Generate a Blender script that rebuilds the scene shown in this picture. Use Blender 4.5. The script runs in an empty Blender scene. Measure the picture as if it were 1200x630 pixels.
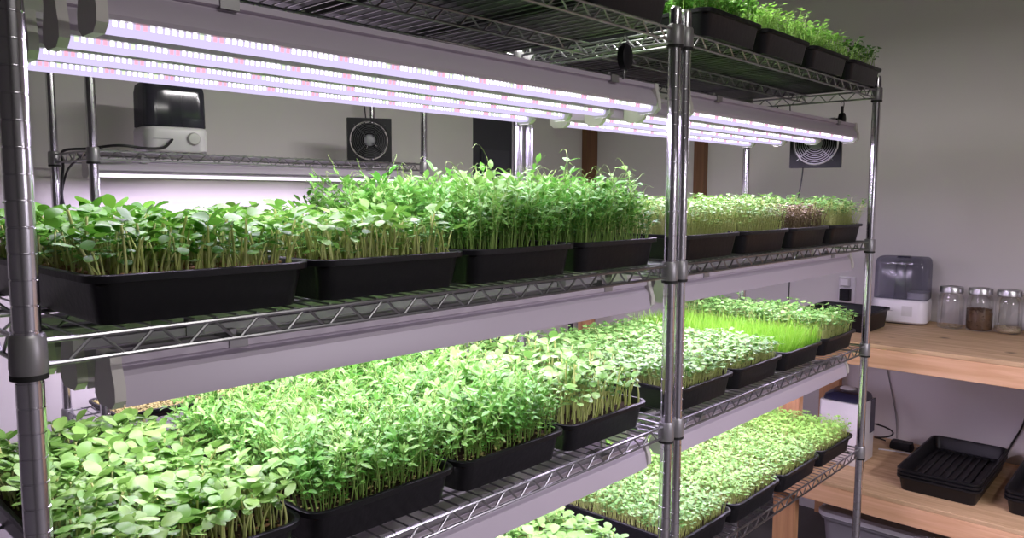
import bpy, math
import numpy as np
from mathutils import Vector, Matrix

C = bpy.context.scene.collection
OZ = 1.30                      # height of the rack's second shelf collar above the floor
RNG = np.random.RandomState(7)
PI = math.pi

# ------------------------------------------------------------------ materials
def nt(name):
    m = bpy.data.materials.new(name); m.use_nodes = True
    n = m.node_tree.nodes; l = m.node_tree.links
    return m, n, l, n['Principled BSDF']

def plain(name, col, rough=.5, metal=0., spec=.5, noise=0., nscale=8., bump=0., bscale=60.):
    m, n, l, b = nt(name)
    b.inputs['Base Color'].default_value = (*col, 1)
    b.inputs['Roughness'].default_value = rough
    b.inputs['Metallic'].default_value = metal
    b.inputs['Specular IOR Level'].default_value = spec
    tc = n.new('ShaderNodeTexCoord')
    if noise:
        t = n.new('ShaderNodeTexNoise'); t.inputs['Scale'].default_value = nscale; t.inputs['Detail'].default_value = 4
        l.new(tc.outputs['Object'], t.inputs['Vector'])
        mx = n.new('ShaderNodeMix'); mx.data_type = 'RGBA'
        mx.inputs['A'].default_value = (*[c * (1 - noise) for c in col], 1)
        mx.inputs['B'].default_value = (*[min(1, c * (1 + noise)) for c in col], 1)
        l.new(t.outputs['Fac'], mx.inputs['Factor']); l.new(mx.outputs['Result'], b.inputs['Base Color'])
    if bump:
        t2 = n.new('ShaderNodeTexNoise'); t2.inputs['Scale'].default_value = bscale
        l.new(tc.outputs['Object'], t2.inputs['Vector'])
        bp = n.new('ShaderNodeBump'); bp.inputs['Strength'].default_value = bump; bp.inputs['Distance'].default_value = .004
        l.new(t2.outputs['Fac'], bp.inputs['Height']); l.new(bp.outputs['Normal'], b.inputs['Normal'])
    return m

def leafmat(name, c1, c2, rough=.42, trans=.3, spec=.38):
    m, n, l, b = nt(name)
    at = n.new('ShaderNodeAttribute'); at.attribute_name = 'var'
    mx = n.new('ShaderNodeMix'); mx.data_type = 'RGBA'
    mx.inputs['A'].default_value = (*c1, 1); mx.inputs['B'].default_value = (*c2, 1)
    l.new(at.outputs['Fac'], mx.inputs['Factor'])
    l.new(mx.outputs['Result'], b.inputs['Base Color'])
    b.inputs['Roughness'].default_value = rough
    b.inputs['Specular IOR Level'].default_value = spec
    tr = n.new('ShaderNodeBsdfTranslucent'); l.new(mx.outputs['Result'], tr.inputs['Color'])
    ms = n.new('ShaderNodeMixShader'); ms.inputs['Fac'].default_value = trans
    l.new(b.outputs['BSDF'], ms.inputs[1]); l.new(tr.outputs['BSDF'], ms.inputs[2])
    l.new(ms.outputs['Shader'], n['Material Output'].inputs['Surface'])
    return m

def wood(name, c1, c2, axis='Y', rough=.6):
    m, n, l, b = nt(name)
    tc = n.new('ShaderNodeTexCoord'); mp = n.new('ShaderNodeMapping')
    sc = {'Y': (22, 1.3, 22), 'Z': (22, 22, 1.3), 'X': (1.3, 22, 22)}[axis]
    mp.inputs['Scale'].default_value = sc
    l.new(tc.outputs['Object'], mp.inputs['Vector'])
    t = n.new('ShaderNodeTexNoise'); t.inputs['Scale'].default_value = 2.2; t.inputs['Detail'].default_value = 7; t.inputs['Distortion'].default_value = .9
    l.new(mp.outputs['Vector'], t.inputs['Vector'])
    r = n.new('ShaderNodeValToRGB'); r.color_ramp.elements[0].position = .32; r.color_ramp.elements[1].position = .68
    r.color_ramp.elements[0].color = (*c1, 1); r.color_ramp.elements[1].color = (*c2, 1)
    l.new(t.outputs['Fac'], r.inputs['Fac'])
    v = n.new('ShaderNodeTexVoronoi'); v.inputs['Scale'].default_value = 5.5     # knots
    l.new(tc.outputs['Object'], v.inputs['Vector'])
    k = n.new('ShaderNodeMapRange'); k.inputs['From Min'].default_value = .04; k.inputs['From Max'].default_value = .13
    l.new(v.outputs['Distance'], k.inputs['Value'])
    mx = n.new('ShaderNodeMix'); mx.data_type = 'RGBA'; mx.inputs['A'].default_value = (*[c * .35 for c in c1], 1)
    l.new(k.outputs['Result'], mx.inputs['Factor']); l.new(r.outputs['Color'], mx.inputs['B'])
    l.new(mx.outputs['Result'], b.inputs['Base Color'])
    b.inputs['Roughness'].default_value = rough
    return m

def emit(name, col, s):
    m = bpy.data.materials.new(name); m.use_nodes = True
    n = m.node_tree.nodes; l = m.node_tree.links; n.remove(n['Principled BSDF'])
    e = n.new('ShaderNodeEmission'); e.inputs['Color'].default_value = (*col, 1); e.inputs['Strength'].default_value = s
    l.new(e.outputs['Emission'], n['Material Output'].inputs['Surface'])
    try: m.cycles.emission_sampling = 'NONE'
    except Exception: pass
    return m

def glassmat(name, col, amount=.12, rough=.03, dark=None):
    """thin clear wall: mostly see-through, with a mirror-like sheen at grazing angles"""
    m = bpy.data.materials.new(name); m.use_nodes = True
    n = m.node_tree.nodes; l = m.node_tree.links; n.remove(n['Principled BSDF'])
    t = n.new('ShaderNodeBsdfTransparent'); t.inputs['Color'].default_value = (*col, 1)
    g = n.new('ShaderNodeBsdfGlossy'); g.inputs['Roughness'].default_value = rough; g.inputs['Color'].default_value = (.9, .9, .9, 1)
    lw = n.new('ShaderNodeLayerWeight'); lw.inputs['Blend'].default_value = .35
    mr = n.new('ShaderNodeMapRange'); mr.inputs['To Min'].default_value = amount * .5; mr.inputs['To Max'].default_value = min(1, amount * 5)
    l.new(lw.outputs['Fresnel'], mr.inputs['Value'])
    ms = n.new('ShaderNodeMixShader'); l.new(mr.outputs['Result'], ms.inputs['Fac'])
    first = t
    if dark:
        d = n.new('ShaderNodeBsdfDiffuse'); d.inputs['Color'].default_value = (*dark[:3], 1)
        m2 = n.new('ShaderNodeMixShader'); m2.inputs['Fac'].default_value = dark[3]
        l.new(t.outputs[0], m2.inputs[1]); l.new(d.outputs[0], m2.inputs[2]); first = m2
    l.new(first.outputs[0], ms.inputs[1]); l.new(g.outputs[0], ms.inputs[2])
    l.new(ms.outputs[0], n['Material Output'].inputs['Surface'])
    return m

M = {}
M['chrome'] = plain('chrome', (.66, .65, .68), .2, 1)
M['wire'] = plain('wire chrome', (.30, .30, .31), .30, 1)
M['guard'] = plain('dark guard wire', (.06, .06, .065), .4, .5)
M['collar'] = plain('grey collar', (.30, .295, .30), .38, .55)
M['black'] = plain('black plastic', (.007, .007, .009), .5, 0, .25)
M['tray'] = plain('black tray plastic', (.0065, .0065, .008), .42, 0, .30, bump=.12, bscale=90)
M['rubber'] = plain('black rubber', (.01, .01, .01), .6)
M['housing'] = plain('white enamel', (.51, .455, .535), .35, 0, .5)
M['cap'] = plain('end cap plastic', (.60, .58, .54), .5)
M['lens'] = emit('frosted lens glow', (.76, .67, 1.0), .90)
M['lens_far'] = emit('frosted tube glow', (.95, .86, 1.0), 1.5)
M['chip_w'] = emit('white diode', (1, .97, 1.0), 4.0)
M['chip_r'] = emit('red diode', (1.0, .34, .46), 1.4)
M['chip_g'] = emit('warm green diode', (.72, 1.0, .55), 1.3)
M['soil'] = plain('potting soil', (.045, .028, .016), .95, 0, .2, noise=.6, nscale=60, bump=1, bscale=140)
M['hull'] = plain('seed hull', (.36, .20, .10), .7, 0, .3, noise=.4, nscale=40)
M['pale_seed'] = plain('sprouting seed', (.52, .46, .18), .6, 0, .3, noise=.4, nscale=30)
M['wall'] = plain('painted wall', (.62, .59, .585), .85, 0, .15, noise=.03, nscale=1.5, bump=.08, bscale=45)
M['darkened_wall'] = plain('unseen darkened wall', (.16, .155, .16), .85, 0, .15)  # unseen walls: dimness put into the colour for darker reflections and less bounce
M['ceiling'] = plain('ceiling paint', (.5, .49, .48), .9, 0, .1)
M['floor'] = plain('dark concrete', (.10, .095, .09), .7, 0, .3, noise=.35, nscale=5)
M['door'] = plain('dark grey door', (.045, .045, .058), .5)
M['door2'] = plain('charcoal panel', (.06, .06, .078), .45)
M['ply'] = wood('plywood', (.47, .30, .155), (.66, .46, .27), 'Y')
M['board'] = wood('pine board', (.62, .34, .18), (.76, .47, .28), 'Y')
M['stud'] = wood('pine upright', (.50, .25, .12), (.66, .36, .18), 'Z')
M['darkstud'] = wood('brown stud', (.14, .065, .03), (.21, .10, .05), 'Z')
M['white'] = plain('white plastic', (.74, .72, .74), .35)
M['offwhite'] = plain('warm white plastic', (.60, .59, .58), .4)
M['grey'] = plain('grey plastic', (.24, .24, .26), .45)
M['navy'] = plain('dark navy plastic', (.020, .020, .05), .25)
M['smoke'] = glassmat('smoked clear plastic', (.74, .74, .82), .05, .10, (.22, .22, .26, .30))
M['dark_smoke'] = glassmat('dark smoked plastic', (.40, .40, .46), .05, .10, (.05, .05, .065, .55))
M['charcoal'] = plain('charcoal plastic', (.05, .05, .06), .4)
M['glass'] = glassmat('jar glass', (.97, .98, .975), .10, .03)
M['tin'] = plain('tin lid', (.55, .55, .55), .32, 1)
M['beans'] = plain('brown seeds', (.11, .06, .03), .6, 0, .4, noise=.5, nscale=60)
M['oats'] = plain('pale seeds', (.42, .34, .23), .6, 0, .4, noise=.3, nscale=60)
M['tote'] = plain('grey tote plastic', (.24, .23, .26), .5)
M['totelid'] = plain('pale tote lid', (.72, .70, .76), .45)
M['cable'] = plain('white cable', (.6, .58, .58), .5)
M['greycable'] = plain('grey cable', (.22, .21, .21), .5)
M['paper'] = plain('pale tag', (.6, .5, .48), .7)
# leaves
M['stem'] = leafmat('pale stem', (.50, .58, .17), (.62, .66, .28), .5, .25, .35)
M['stem_g'] = leafmat('green stem', (0.22, 0.4, 0.08), (0.34, 0.5, 0.13), .5, .25, .35)
M['sunA'] = leafmat('deep green cotyledon', (.055, .21, .015), (.14, .36, .035), .40, .3)
M['sunB'] = leafmat('fresh green cotyledon', (0.09, 0.27, 0.03), (0.19, 0.4, 0.06), .40, .3)
M['sunE'] = leafmat('pale green cotyledon', (0.1, 0.27, 0.035), (0.23, 0.42, 0.085), .36, .28)
M['broad'] = leafmat('round pale leaf', (0.12, 0.3, 0.05), (0.24, 0.43, 0.11), .38, .28)
M['pea'] = leafmat('pea leaf', (.095, .33, .04), (.22, .45, .085), .42, .3)
M['peaD'] = leafmat('darker pea leaf', (0.09, 0.31, 0.04), (0.21, 0.45, 0.08), .42, .3)
M['brass'] = leafmat('small brassica leaf', (0.12, 0.31, 0.045), (0.24, 0.44, 0.09), .42, .3)
M['brassL'] = leafmat('lime brassica leaf', (0.14, 0.33, 0.045), (0.27, 0.47, 0.095), .42, .3)
M['brassP'] = leafmat('pale brassica leaf', (0.1, 0.28, 0.045), (0.23, 0.42, 0.11), .40, .3)
M['brassD'] = leafmat('dark brassica leaf', (0.04, 0.13, 0.02), (0.1, 0.24, 0.045), .45, .3)
M['red'] = leafmat('reddish brown shoot', (0.09, 0.06, 0.03), (0.23, 0.19, 0.08), .5, .25)
M['grass'] = leafmat('grass blade', (0.14, 0.38, 0.02), (0.26, 0.5, 0.05), .42, .35)

# ------------------------------------------------------------------ mesh helpers
class MB:
    def __init__(s): s.v = []; s.f = []; s.m = []
    def add(s, vs, fs, mi=0):
        o = len(s.v); s.v += [tuple(x) for x in vs]
        for q in fs: s.f.append([i + o for i in q]); s.m.append(mi)
    def box(s, x0, x1, y0, y1, z0, z1, mi=0):
        s.add([(x0, y0, z0), (x1, y0, z0), (x1, y1, z0), (x0, y1, z0), (x0, y0, z1), (x1, y0, z1), (x1, y1, z1), (x0, y1, z1)],
              [(0, 3, 2, 1), (4, 5, 6, 7), (0, 1, 5, 4), (1, 2, 6, 5), (2, 3, 7, 6), (3, 0, 4, 7)], mi)
    def loft(s, rings, mi=0, cap0=True, cap1=True):
        n = len(rings[0]); o = len(s.v)
        for r in rings: s.v += [tuple(x) for x in r]
        for k in range(len(rings) - 1):
            for i in range(n):
                j = (i + 1) % n
                s.f.append([o + k * n + i, o + k * n + j, o + (k + 1) * n + j, o + (k + 1) * n + i]); s.m.append(mi)
        if cap0: s.f.append([o + i for i in range(n)][::-1]); s.m.append(mi)
        if cap1: s.f.append([o + (len(rings) - 1) * n + i for i in range(n)]); s.m.append(mi)
    def tube(s, pts, r, n=6, mi=0, caps=True):
        pts = [Vector(p) for p in pts]; rings = []
        up = None
        for i, p in enumerate(pts):
            d = (pts[min(i + 1, len(pts) - 1)] - pts[max(i - 1, 0)]).normalized()
            if up is None:
                up = Vector((0, 0, 1)) if abs(d.z) < .9 else Vector((1, 0, 0))
            a = d.cross(up)
            if a.length < 1e-6: a = d.cross(Vector((0, 1, 0)))
            a.normalize(); b = a.cross(d).normalized(); up = b
            rr = r[i] if isinstance(r, (list, tuple)) else r
            rings.append([p + a * (rr * math.cos(2 * PI * k / n)) + b * (rr * math.sin(2 * PI * k / n)) for k in range(n)])
        s.loft(rings, mi, caps, caps)
    def lathe(s, prof, c=(0, 0, 0), n=20, mi=0, cap0=True, cap1=True):
        s.loft([[(c[0] + r * math.cos(2 * PI * k / n), c[1] + r * math.sin(2 * PI * k / n), c[2] + z) for k in range(n)] for r, z in prof], mi, cap0, cap1)
    def prism(s, prof, x0, x1, mi=0, caps=True):          # profile in (y,z), extruded along x
        a = [(x0, y, z) for y, z in prof]; b = [(x1, y, z) for y, z in prof]
        s.loft([a, b], mi, caps, caps)
    def build(s, name, mats, parent=None, smooth=35., loc=None):
        me = bpy.data.meshes.new(name); me.from_pydata(s.v, [], s.f)
        if not isinstance(mats, (list, tuple)): mats = [mats]
        for m in mats: me.materials.append(m)
        me.polygons.foreach_set('material_index', s.m)
        bmh_fix(me)
        if smooth:
            me.polygons.foreach_set('use_smooth', [True] * len(me.polygons))
            me.set_sharp_from_angle(angle=math.radians(smooth))
        me.update()
        o = bpy.data.objects.new(name, me); C.objects.link(o)
        if parent: o.parent = parent
        if loc: o.location = loc
        return o

def bmh_fix(me):
    import bmesh
    b = bmesh.new(); b.from_mesh(me); bmesh.ops.recalc_face_normals(b, faces=b.faces); b.to_mesh(me); b.free()

def rrect(cx, cy, w, d, r, z, n=4):
    out = []
    for (sx, sy, a0) in ((1, -1, -90), (1, 1, 0), (-1, 1, 90), (-1, -1, 180)):
        for k in range(n + 1):
            a = math.radians(a0 + 90 * k / n)
            out.append((cx + sx * (w / 2 - r) + r * math.cos(a), cy + sy * (d / 2 - r) + r * math.sin(a), z))
    return out

def tag(o, label=None, cat=None, group=None, kind=None):
    if label: o['label'] = label
    if cat: o['category'] = cat
    if group: o['group'] = group
    if kind: o['kind'] = kind
    return o

def empty(name, loc, rz=0, parent=None):
    o = bpy.data.objects.new(name, None); C.objects.link(o); o.location = loc; o.rotation_euler = (0, 0, rz)
    o.empty_display_size = .05
    if parent: o.parent = parent
    return o

def copy_tree(o, parent=None):
    c = o.copy(); C.objects.link(c)
    if parent: c.parent = parent; c.matrix_parent_inverse = o.matrix_parent_inverse
    for ch in list(KIDS.get(o.name, [])): copy_tree(ch, c)
    return c
KIDS = {}
def kids_index():
    KIDS.clear()
    for o in bpy.data.objects:
        if o.parent: KIDS.setdefault(o.parent.name, []).append(o)

def struct(name, mb, mat, smooth=0):
    o = mb.build(name, mat, smooth=smooth); o['kind'] = 'structure'; return o

# ------------------------------------------------------------------ room  (z = 0 is the floor)
RX, BY, LX, FY, CZ = 3.36, 1.86, -1.5, -2.6, 2.55
def slab(name, mat, *b):
    mb = MB(); mb.box(*b); return struct(name, mb, mat)
slab('floor', M['floor'], LX, RX, FY, BY, -.06, 0)
slab('ceiling', M['ceiling'], LX, RX, FY, BY, CZ, CZ + .06)
slab('wall_right', M['wall'], RX, RX + .1, FY, BY + .1, 0, CZ)
slab('wall_left', M['darkened_wall'], LX - .1, LX, FY, BY + .1, 0, CZ)
slab('wall_front', M['darkened_wall'], LX, RX, FY - .1, FY, 0, CZ)
DX0, DX1, DZ = 2.405, 2.745, 2.02
mb = MB()
mb.box(LX, DX0, BY, BY + .1, 0, CZ); mb.box(DX1, RX, BY, BY + .1, 0, CZ); mb.box(DX0, DX1, BY, BY + .1, DZ, CZ)
struct('wall_back', mb, M['wall'])
mb = MB()
mb.box(DX0, DX1, BY + .05, BY + .09, 0, DZ, 0)
mb.box(DX0 + .095, DX0 + .102, BY + .035, BY + .05, .12, DZ - .31, 0)
mb.box(DX0 + .115, DX1 - .04, BY + .04, BY + .05, .12, DZ - .31, 1)
d = mb.build('door_1', [M['door'], M['door2']], smooth=0); d['kind'] = 'structure'
mb = MB(); mb.lathe([(.006, 0), (.016, .004), (.018, .016), (.008, .024)], n=14)
h = mb.build('handle', M['greycable'], d); h.rotation_euler = (PI / 2, 0, 0); h.location = (DX0 + .05, BY + .05, .98)
slab('trim_1', M['darkstud'], RX - .098, RX - .002, BY - .04, BY - .002, 0, CZ)          # corner stud
slab('trim_2', M['darkstud'], RX - .042, RX - .002, 1.118, 1.176, 0, CZ)                  # stud on the right wall
slab('baseboard_right', M['wall'], RX - .014, RX, -2.5, 1.1, 0, .09)

# ------------------------------------------------------------------ wire shelving
UL = 1.185                      # post spacing along the front
R2 = OZ
ZS = {'top': OZ + .485, 'up': OZ + 0., 'mid': OZ - .345, 'low': OZ - .694}
def post_mesh(h, r=.0127):
    mb = MB(); prof = [(r * .8, 0), (r * .8, .012), (r, .014)]
    z = .0254
    while z < h - .02:
        prof += [(r, z - .0010), (r - .0008, z - .0004), (r - .0008, z + .0004), (r, z + .0010)]; z += .0254
    prof += [(r, h - .012), (r * .92, h - .004), (r * .6, h)]
    mb.lathe(prof, n=24); return mb
def collar_mesh():
    mb = MB()
    mb.lathe([(.0165, .003), (.0175, .010), (.0165, .040), (.0150, .043), (.0132, .043)], n=18, mi=0)
    mb.lathe([(.0135, -.003), (.0170, -.002), (.0172, .003), (.0150, .004)], n=18, mi=1)
    return mb
def truss(mb, p0, p1, zt, zb, r=.0027, period=.063, inset=.018, sag=0):
    p0, p1 = Vector(p0), Vector(p1); d = (p1 - p0); L = d.length; d.normalize()
    up = Vector((0, 0, 1))
    mb.tube([p0 + up * zt, p1 + up * zt], r, 8); mb.tube([p0 + up * zb, p1 + up * zb], r, 8)
    n = max(2, round((L - 2 * inset) / (period / 2))); pts = []
    for i in range(n + 1):
        t = inset + (L - 2 * inset) * i / n
        c = p0 + d * t
        lo, hi = zb + .001, zt - .001
        if i % 2: pts += [c - d * .004 + up * hi, c + d * .004 + up * hi]
        else: pts += [c - d * .004 + up * lo, c + d * .004 + up * lo]
    mb.tube(pts, .0019, 6)
def shelf(parent, W, D, z, ndeck_pitch=.0254, mids=1):
    """one wire shelf: deck wires, rails, corner collars; z is the collar's lower ring"""
    zt, zb = .034, .010
    deck = MB(); n = round((W - .03) / ndeck_pitch)
    for i in range(1, n):
        x = .015 + (W - .03) * i / n
        deck.tube([(x, .002, zt + .003), (x, D - .002, zt + .003)], .0014, 5)
    o = deck.build('shelf', M['wire'], parent, loc=(0, 0, z))
    for (a, b) in (((.014, 0, 0), (W - .014, 0, 0)), ((.014, D, 0), (W - .014, D, 0))):
        r = MB(); truss(r, a, b, zt, zb); r.build('edge_rail', M['wire'], o)
    for x in (0, W):
        r = MB(); truss(r, (x, .014, 0), (x, D - .014, 0), zt, zb); r.build('side_rail', M['wire'], o)
    for k in range(mids):
        y = D * (k + 1) / (mids + 1)
        r = MB(); truss(r, (.004, y, 0), (W - .004, y, 0), zt, zb, r=.0026); r.build('support_rail', M['wire'], o)
    me = None
    for x in (0, W):
        for y in (0, D):
            c = collar_mesh().build('collar', [M['collar'], M['rubber']], o, loc=(x, y, 0))
    return o
def unit(name, loc, W, D, H, zs, mids=1):
    u = empty(name, loc)
    pm = post_mesh(H)
    first = None
    for x in (0, W):
        for y in (0, D):
            if first is None:
                first = pm.build('post', M['chrome'], u, smooth=22)
                first.location = (x, y, 0)
            else:
                c = first.copy(); C.objects.link(c); c.parent = u; c.location = (x, y, 0)
    for z in zs: shelf(u, W, D, z, mids=mids)
    return u
PH = ZS['top'] + .080
UD = .44
left = unit('wire_shelving_unit', (0, 0, 0), UL, UD, PH, list(ZS.values()), 1)
kids_index()
right = copy_tree(left); right.location = (UL + .040, 0, 0)
tag(left, 'chrome wire rack filling the left half, its near post cut by the left frame edge', 'shelving', 'two chrome racks side by side')
tag(right, 'chrome wire rack on the right, between the paired middle posts and the wooden bench', 'shelving', 'two chrome racks side by side')
RXO = UL + .040
BX, BYU, BD = .545, 1.427, .328
back = unit('wire_shelving_unit', (BX, BYU, 0), 1.18, BD, OZ + .60, [OZ + .265, OZ - .528], 0)
tag(back, 'shallower chrome wire rack standing against the back wall behind the left rack', 'shelving')

# ------------------------------------------------------------------ grow lights
HPROF = [(-.018, .058), (.018, .058), (.0185, .050), (.012, .048), (.012, .046), (.023, .031), (.0265, .018), (.0245, .013),
         (-.0245, .013), (-.0265, .018), (-.023, .031), (-.012, .046), (-.012, .048), (-.0185, .050)]
SPROF = [(-.018, .058), (.018, .058), (.0185, .048), (.013, .046), (.013, .044), (.022, .034), (.0275, .008), (.028, .000), (.0262, .000), (.0245, .012),
         (-.0245, .012), (-.0262, .000), (-.028, .000), (-.0275, .008), (-.022, .034), (-.013, .044), (-.013, .046), (-.0185, .048)]
def grow_light(x0, x1, y, zb, label, group, chips=False, power=9., far=False):
    """linear LED bar; zb is the bottom of its lens"""
    L = x1 - x0
    t = empty('grow_light', (x0, y, zb)); tag(t, label, 'grow light', group)
    mb = MB(); mb.prism(HPROF if chips or far else SPROF, .012, L - .012); mb.build('housing', M['housing'], t, smooth=30)
    mb = MB(); mb.prism([(-.0165, .0135), (-.0155, .006), (-.012, .003), (.012, .003), (.0155, .006), (.0165, .0135)] if chips or far else [(-.0235, .0120), (-.022, .009), (-.016, .007), (.016, .007), (.022, .009), (.0235, .0120)], .013, L - .013)
    mb.build('lens', M['lens_far' if far else 'lens'], t, smooth=60)
    for xa in (0, L - .012):
        mb = MB()
        e = .0285 if chips or far else .0305; zb_ = -.002
        out = [(-.021, .060), (.021, .060), (.0215, .048), (e, .024), (e, .008), (e - .012, zb_), (.012 - e, zb_), (-e, .008), (-e, .024), (-.0215, .048)]
        mb.prism(out, xa, xa + .012); mb.build('end_cap', M['cap'], t, smooth=30)
    for xc in (L * .14, L * .86):
        mb = MB(); mb.box(xc - .012, xc + .012, -.0205, .0205, .047, .0605); mb.box(xc - .004, xc + .004, -.006, .006, .060, .068)
        mb.build('mounting_clip', M['collar'], t, smooth=0)
    if chips:
        rng = np.random.RandomState(int(abs(y) * 1000) + int(x0 * 10) + 3)
        strips = {-1: MB(), 1: MB()}; x = .022; k = 0
        while x < L - .02:
            q = rng.rand(); mi = 1 if k % 11 in (3, 4) else (2 if q < .12 else 0)
            for sy in (-1, 1):
                mb = strips[sy]
                a, b = Vector((0, sy * .0164, .0128)), Vector((0, sy * .0157, .0076))
                off = Vector((0, sy * .0008, -.0002))
                w = .0023
                vs = [a + off + Vector((x - w, 0, 0)), a + off + Vector((x + w, 0, 0)), b + off + Vector((x + w, 0, 0)), b + off + Vector((x - w, 0, 0))]
                vs += [v - off * 1.5 for v in vs]
                mb.add(vs, [(0, 1, 2, 3), (4, 7, 6, 5), (0, 4, 5, 1), (2, 6, 7, 3)], mi)
            x += .0080; k += 1
        for mb in strips.values(): mb.build('diode_strip', [M['chip_w'], M['chip_r'], M['chip_g']], t, smooth=0)
    ld = bpy.data.lights.new('lamp', 'AREA'); ld.shape = 'RECTANGLE'; ld.size = L - .03; ld.size_y = .026 if chips else .03
    ld.energy = power * L; ld.color = (.93, .77, 1.10)
    lo = bpy.data.objects.new('lamp', ld); C.objects.link(lo); lo.parent = t; lo.location = (L / 2, 0, -.001 if chips or far else .0055)
    return t
BARY = [.05, .17, .285, .395]
ROWS = ['front bar', 'second bar from the front', 'third bar from the front', 'rearmost bar']
LP = 2.8
for i, y in enumerate(BARY):
    grow_light(.085, 1.172, y, OZ + .352, f'lit LED bar under the left rack\'s top shelf, {ROWS[i]}', 'lit bars under the left top shelf', True, LP)
    grow_light(UL + .105, UL + .04 + 1.105, y, OZ + .352, f'lit LED bar under the right rack\'s top shelf, {ROWS[i]}', 'lit bars under the right top shelf', True, LP)
    grow_light(.085, 1.160, y, OZ - .055, f'white LED bar under the left rack\'s pea shoots, {ROWS[i]}', 'bars under the left upper middle shelf', False, LP)
    grow_light(RXO + .02, RXO + 1.105, y, OZ - .055, f'white LED bar above the lime grass tray, {ROWS[i]}', 'bars under the right upper middle shelf', False, LP)
    grow_light(.085, 1.160, y, ZS['mid'] - .055, f'white LED bar low under the left rack, {ROWS[i]}', 'bars under the left lower middle shelf', False, LP)
    grow_light(RXO + .02, RXO + 1.105, y, ZS['mid'] - .055, f'white LED bar low under the right rack, {ROWS[i]}', 'bars under the right lower middle shelf', False, LP)
grow_light(BX + .02, BX + 1.165, BYU + .13, OZ + .227, 'single thin lit tube under the back rack\'s shelf by the wall', None, False, 13., True)

# ------------------------------------------------------------------ trays
TW, TD, TH = .272, .535, .056
def tray_rings(h=TH, w=TW, d=TD):
    return [rrect(0, 0, w - .040, d - .040, .018, .004), rrect(0, 0, w - .034, d - .034, .020, 0.0), rrect(0, 0, w - .032, d - .032, .021, .002),
            rrect(0, 0, w - .016, d - .016, .026, h - .010), rrect(0, 0, w - .015, d - .015, .026, h - .0095),
            rrect(0, 0, w - .001, d - .001, .030, h - .0085), rrect(0, 0, w, d, .030, h - .001), rrect(0, 0, w - .003, d - .003, .029, h),
            rrect(0, 0, w - .013, d - .013, .025, h), rrect(0, 0, w - .019, d - .019, .024, h - .004),
            rrect(0, 0, w - .036, d - .036, .020, .006)]
def tray_mb(ribs=False):
    mb = MB(); mb.loft(tray_rings(), 0, True, True)
    if ribs:
        for k in range(9):
            x = -TW / 2 + .035 + k * (TW - .07) / 8
            mb.box(x - .004, x + .004, -TD / 2 + .05, TD / 2 - .05, .0055, .0122)
        for y in (-TD / 2 + .045, TD / 2 - .045): mb.box(-TW / 2 + .03, TW / 2 - .03, y - .004, y + .004, .0055, .0120)
    return mb
TRAY_ME = None
def soil_me(seed):
    rng = np.random.RandomState(seed); nx, ny = 12, 22; w, d = TW - .024, TD - .024
    mb = MB(); vs = []
    for j in range(ny):
        for i in range(nx):
            e = i in (0, nx - 1) or j in (0, ny - 1)
            vs.append((-w / 2 + w * i / (nx - 1), -d / 2 + d * j / (ny - 1), .044 + (0 if e else rng.uniform(-.003, .004))))
    fs = [(j * nx + i, j * nx + i + 1, (j + 1) * nx + i + 1, (j + 1) * nx + i) for j in range(ny - 1) for i in range(nx - 1)]
    mb.add(vs, fs); return mb

# ------------------------------------------------------------------ seedlings (template shapes -> many)
class T:
    """template: verts, quads/tris, material index per face"""
    def __init__(s): s.v = []; s.f = []; s.m = []
    def strip(s, rows, mi):
        o = len(s.v); n = len(rows[0])
        for r in rows: s.v += [tuple(p) for p in r]
        for k in range(len(rows) - 1):
            for i in range(n - 1):
                s.f.append([o + k * n + i, o + k * n + i + 1, o + (k + 1) * n + i + 1, o + (k + 1) * n + i]); s.m.append(mi)
    def stem(s, pts, r0, r1, mi, n=3):
        o = len(s.v); k = len(pts)
        for i, p in enumerate(pts):
            r = r0 + (r1 - r0) * i / (k - 1)
            for a in range(n): s.v.append((p[0] + r * math.cos(2 * PI * a / n), p[1] + r * math.sin(2 * PI * a / n), p[2]))
        for i in range(k - 1):
            for a in range(n):
                b = (a + 1) % n
                s.f.append([o + i * n + a, o + i * n + b, o + (i + 1) * n + b, o + (i + 1) * n + a]); s.m.append(mi)
    def thread(s, pts, r, mi):
        o = len(s.v); k = len(pts)
        for i, p in enumerate(pts):
            rr = r * (1 - .5 * i / (k - 1))
            s.v += [(p[0] - rr, p[1], p[2]), (p[0] + rr, p[1] + rr, p[2]), (p[0] + rr * .3, p[1] - rr, p[2] + rr)]
        for i in range(k - 1):
            for a in range(3):
                b = (a + 1) % 3
                s.f.append([o + i * 3 + a, o + i * 3 + b, o + (i + 1) * 3 + b, o + (i + 1) * 3 + a]); s.m.append(mi)
    def leaf(s, base, az, el, L, W, mi, droop=.5, fold=.25, rows=4, shape=.75, petiole=.0, roll=0., cols=3, notch=0, round_=False):
        """blade that leaves base at azimuth az, elevation el, bends down by droop"""
        rr = []; ca, sa = math.cos(az), math.sin(az)
        for k in range(rows + 1):
            t = (1 - math.cos(PI * k / rows)) / 2 if round_ else k / rows
            e = el - droop * t
            x = petiole + L * t * math.cos(el - droop * t * .5); z = L * t * math.sin(el - droop * t * .5) + petiole * math.sin(el)
            w = W / 2 * (math.sin(PI * min(1, max(.02, t ** shape)))) ** (.5 if round_ else .6) if 0 < k < rows else W * (.13 if round_ and k else .06)
            row = []
            for c in range(cols):
                u = -1 + 2 * c / (cols - 1)
                xx = x + (notch * L * abs(u) if k == rows else 0); yy = u * w
                zz = z + fold * abs(u) * w + roll * u * w
                row.append((base[0] + xx * ca - yy * sa, base[1] + xx * sa + yy * ca, base[2] + zz))
            rr.append(row)
        s.strip(rr, mi)
    def arr(s):
        return np.array(s.v, dtype=np.float64), s.f, s.m

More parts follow.
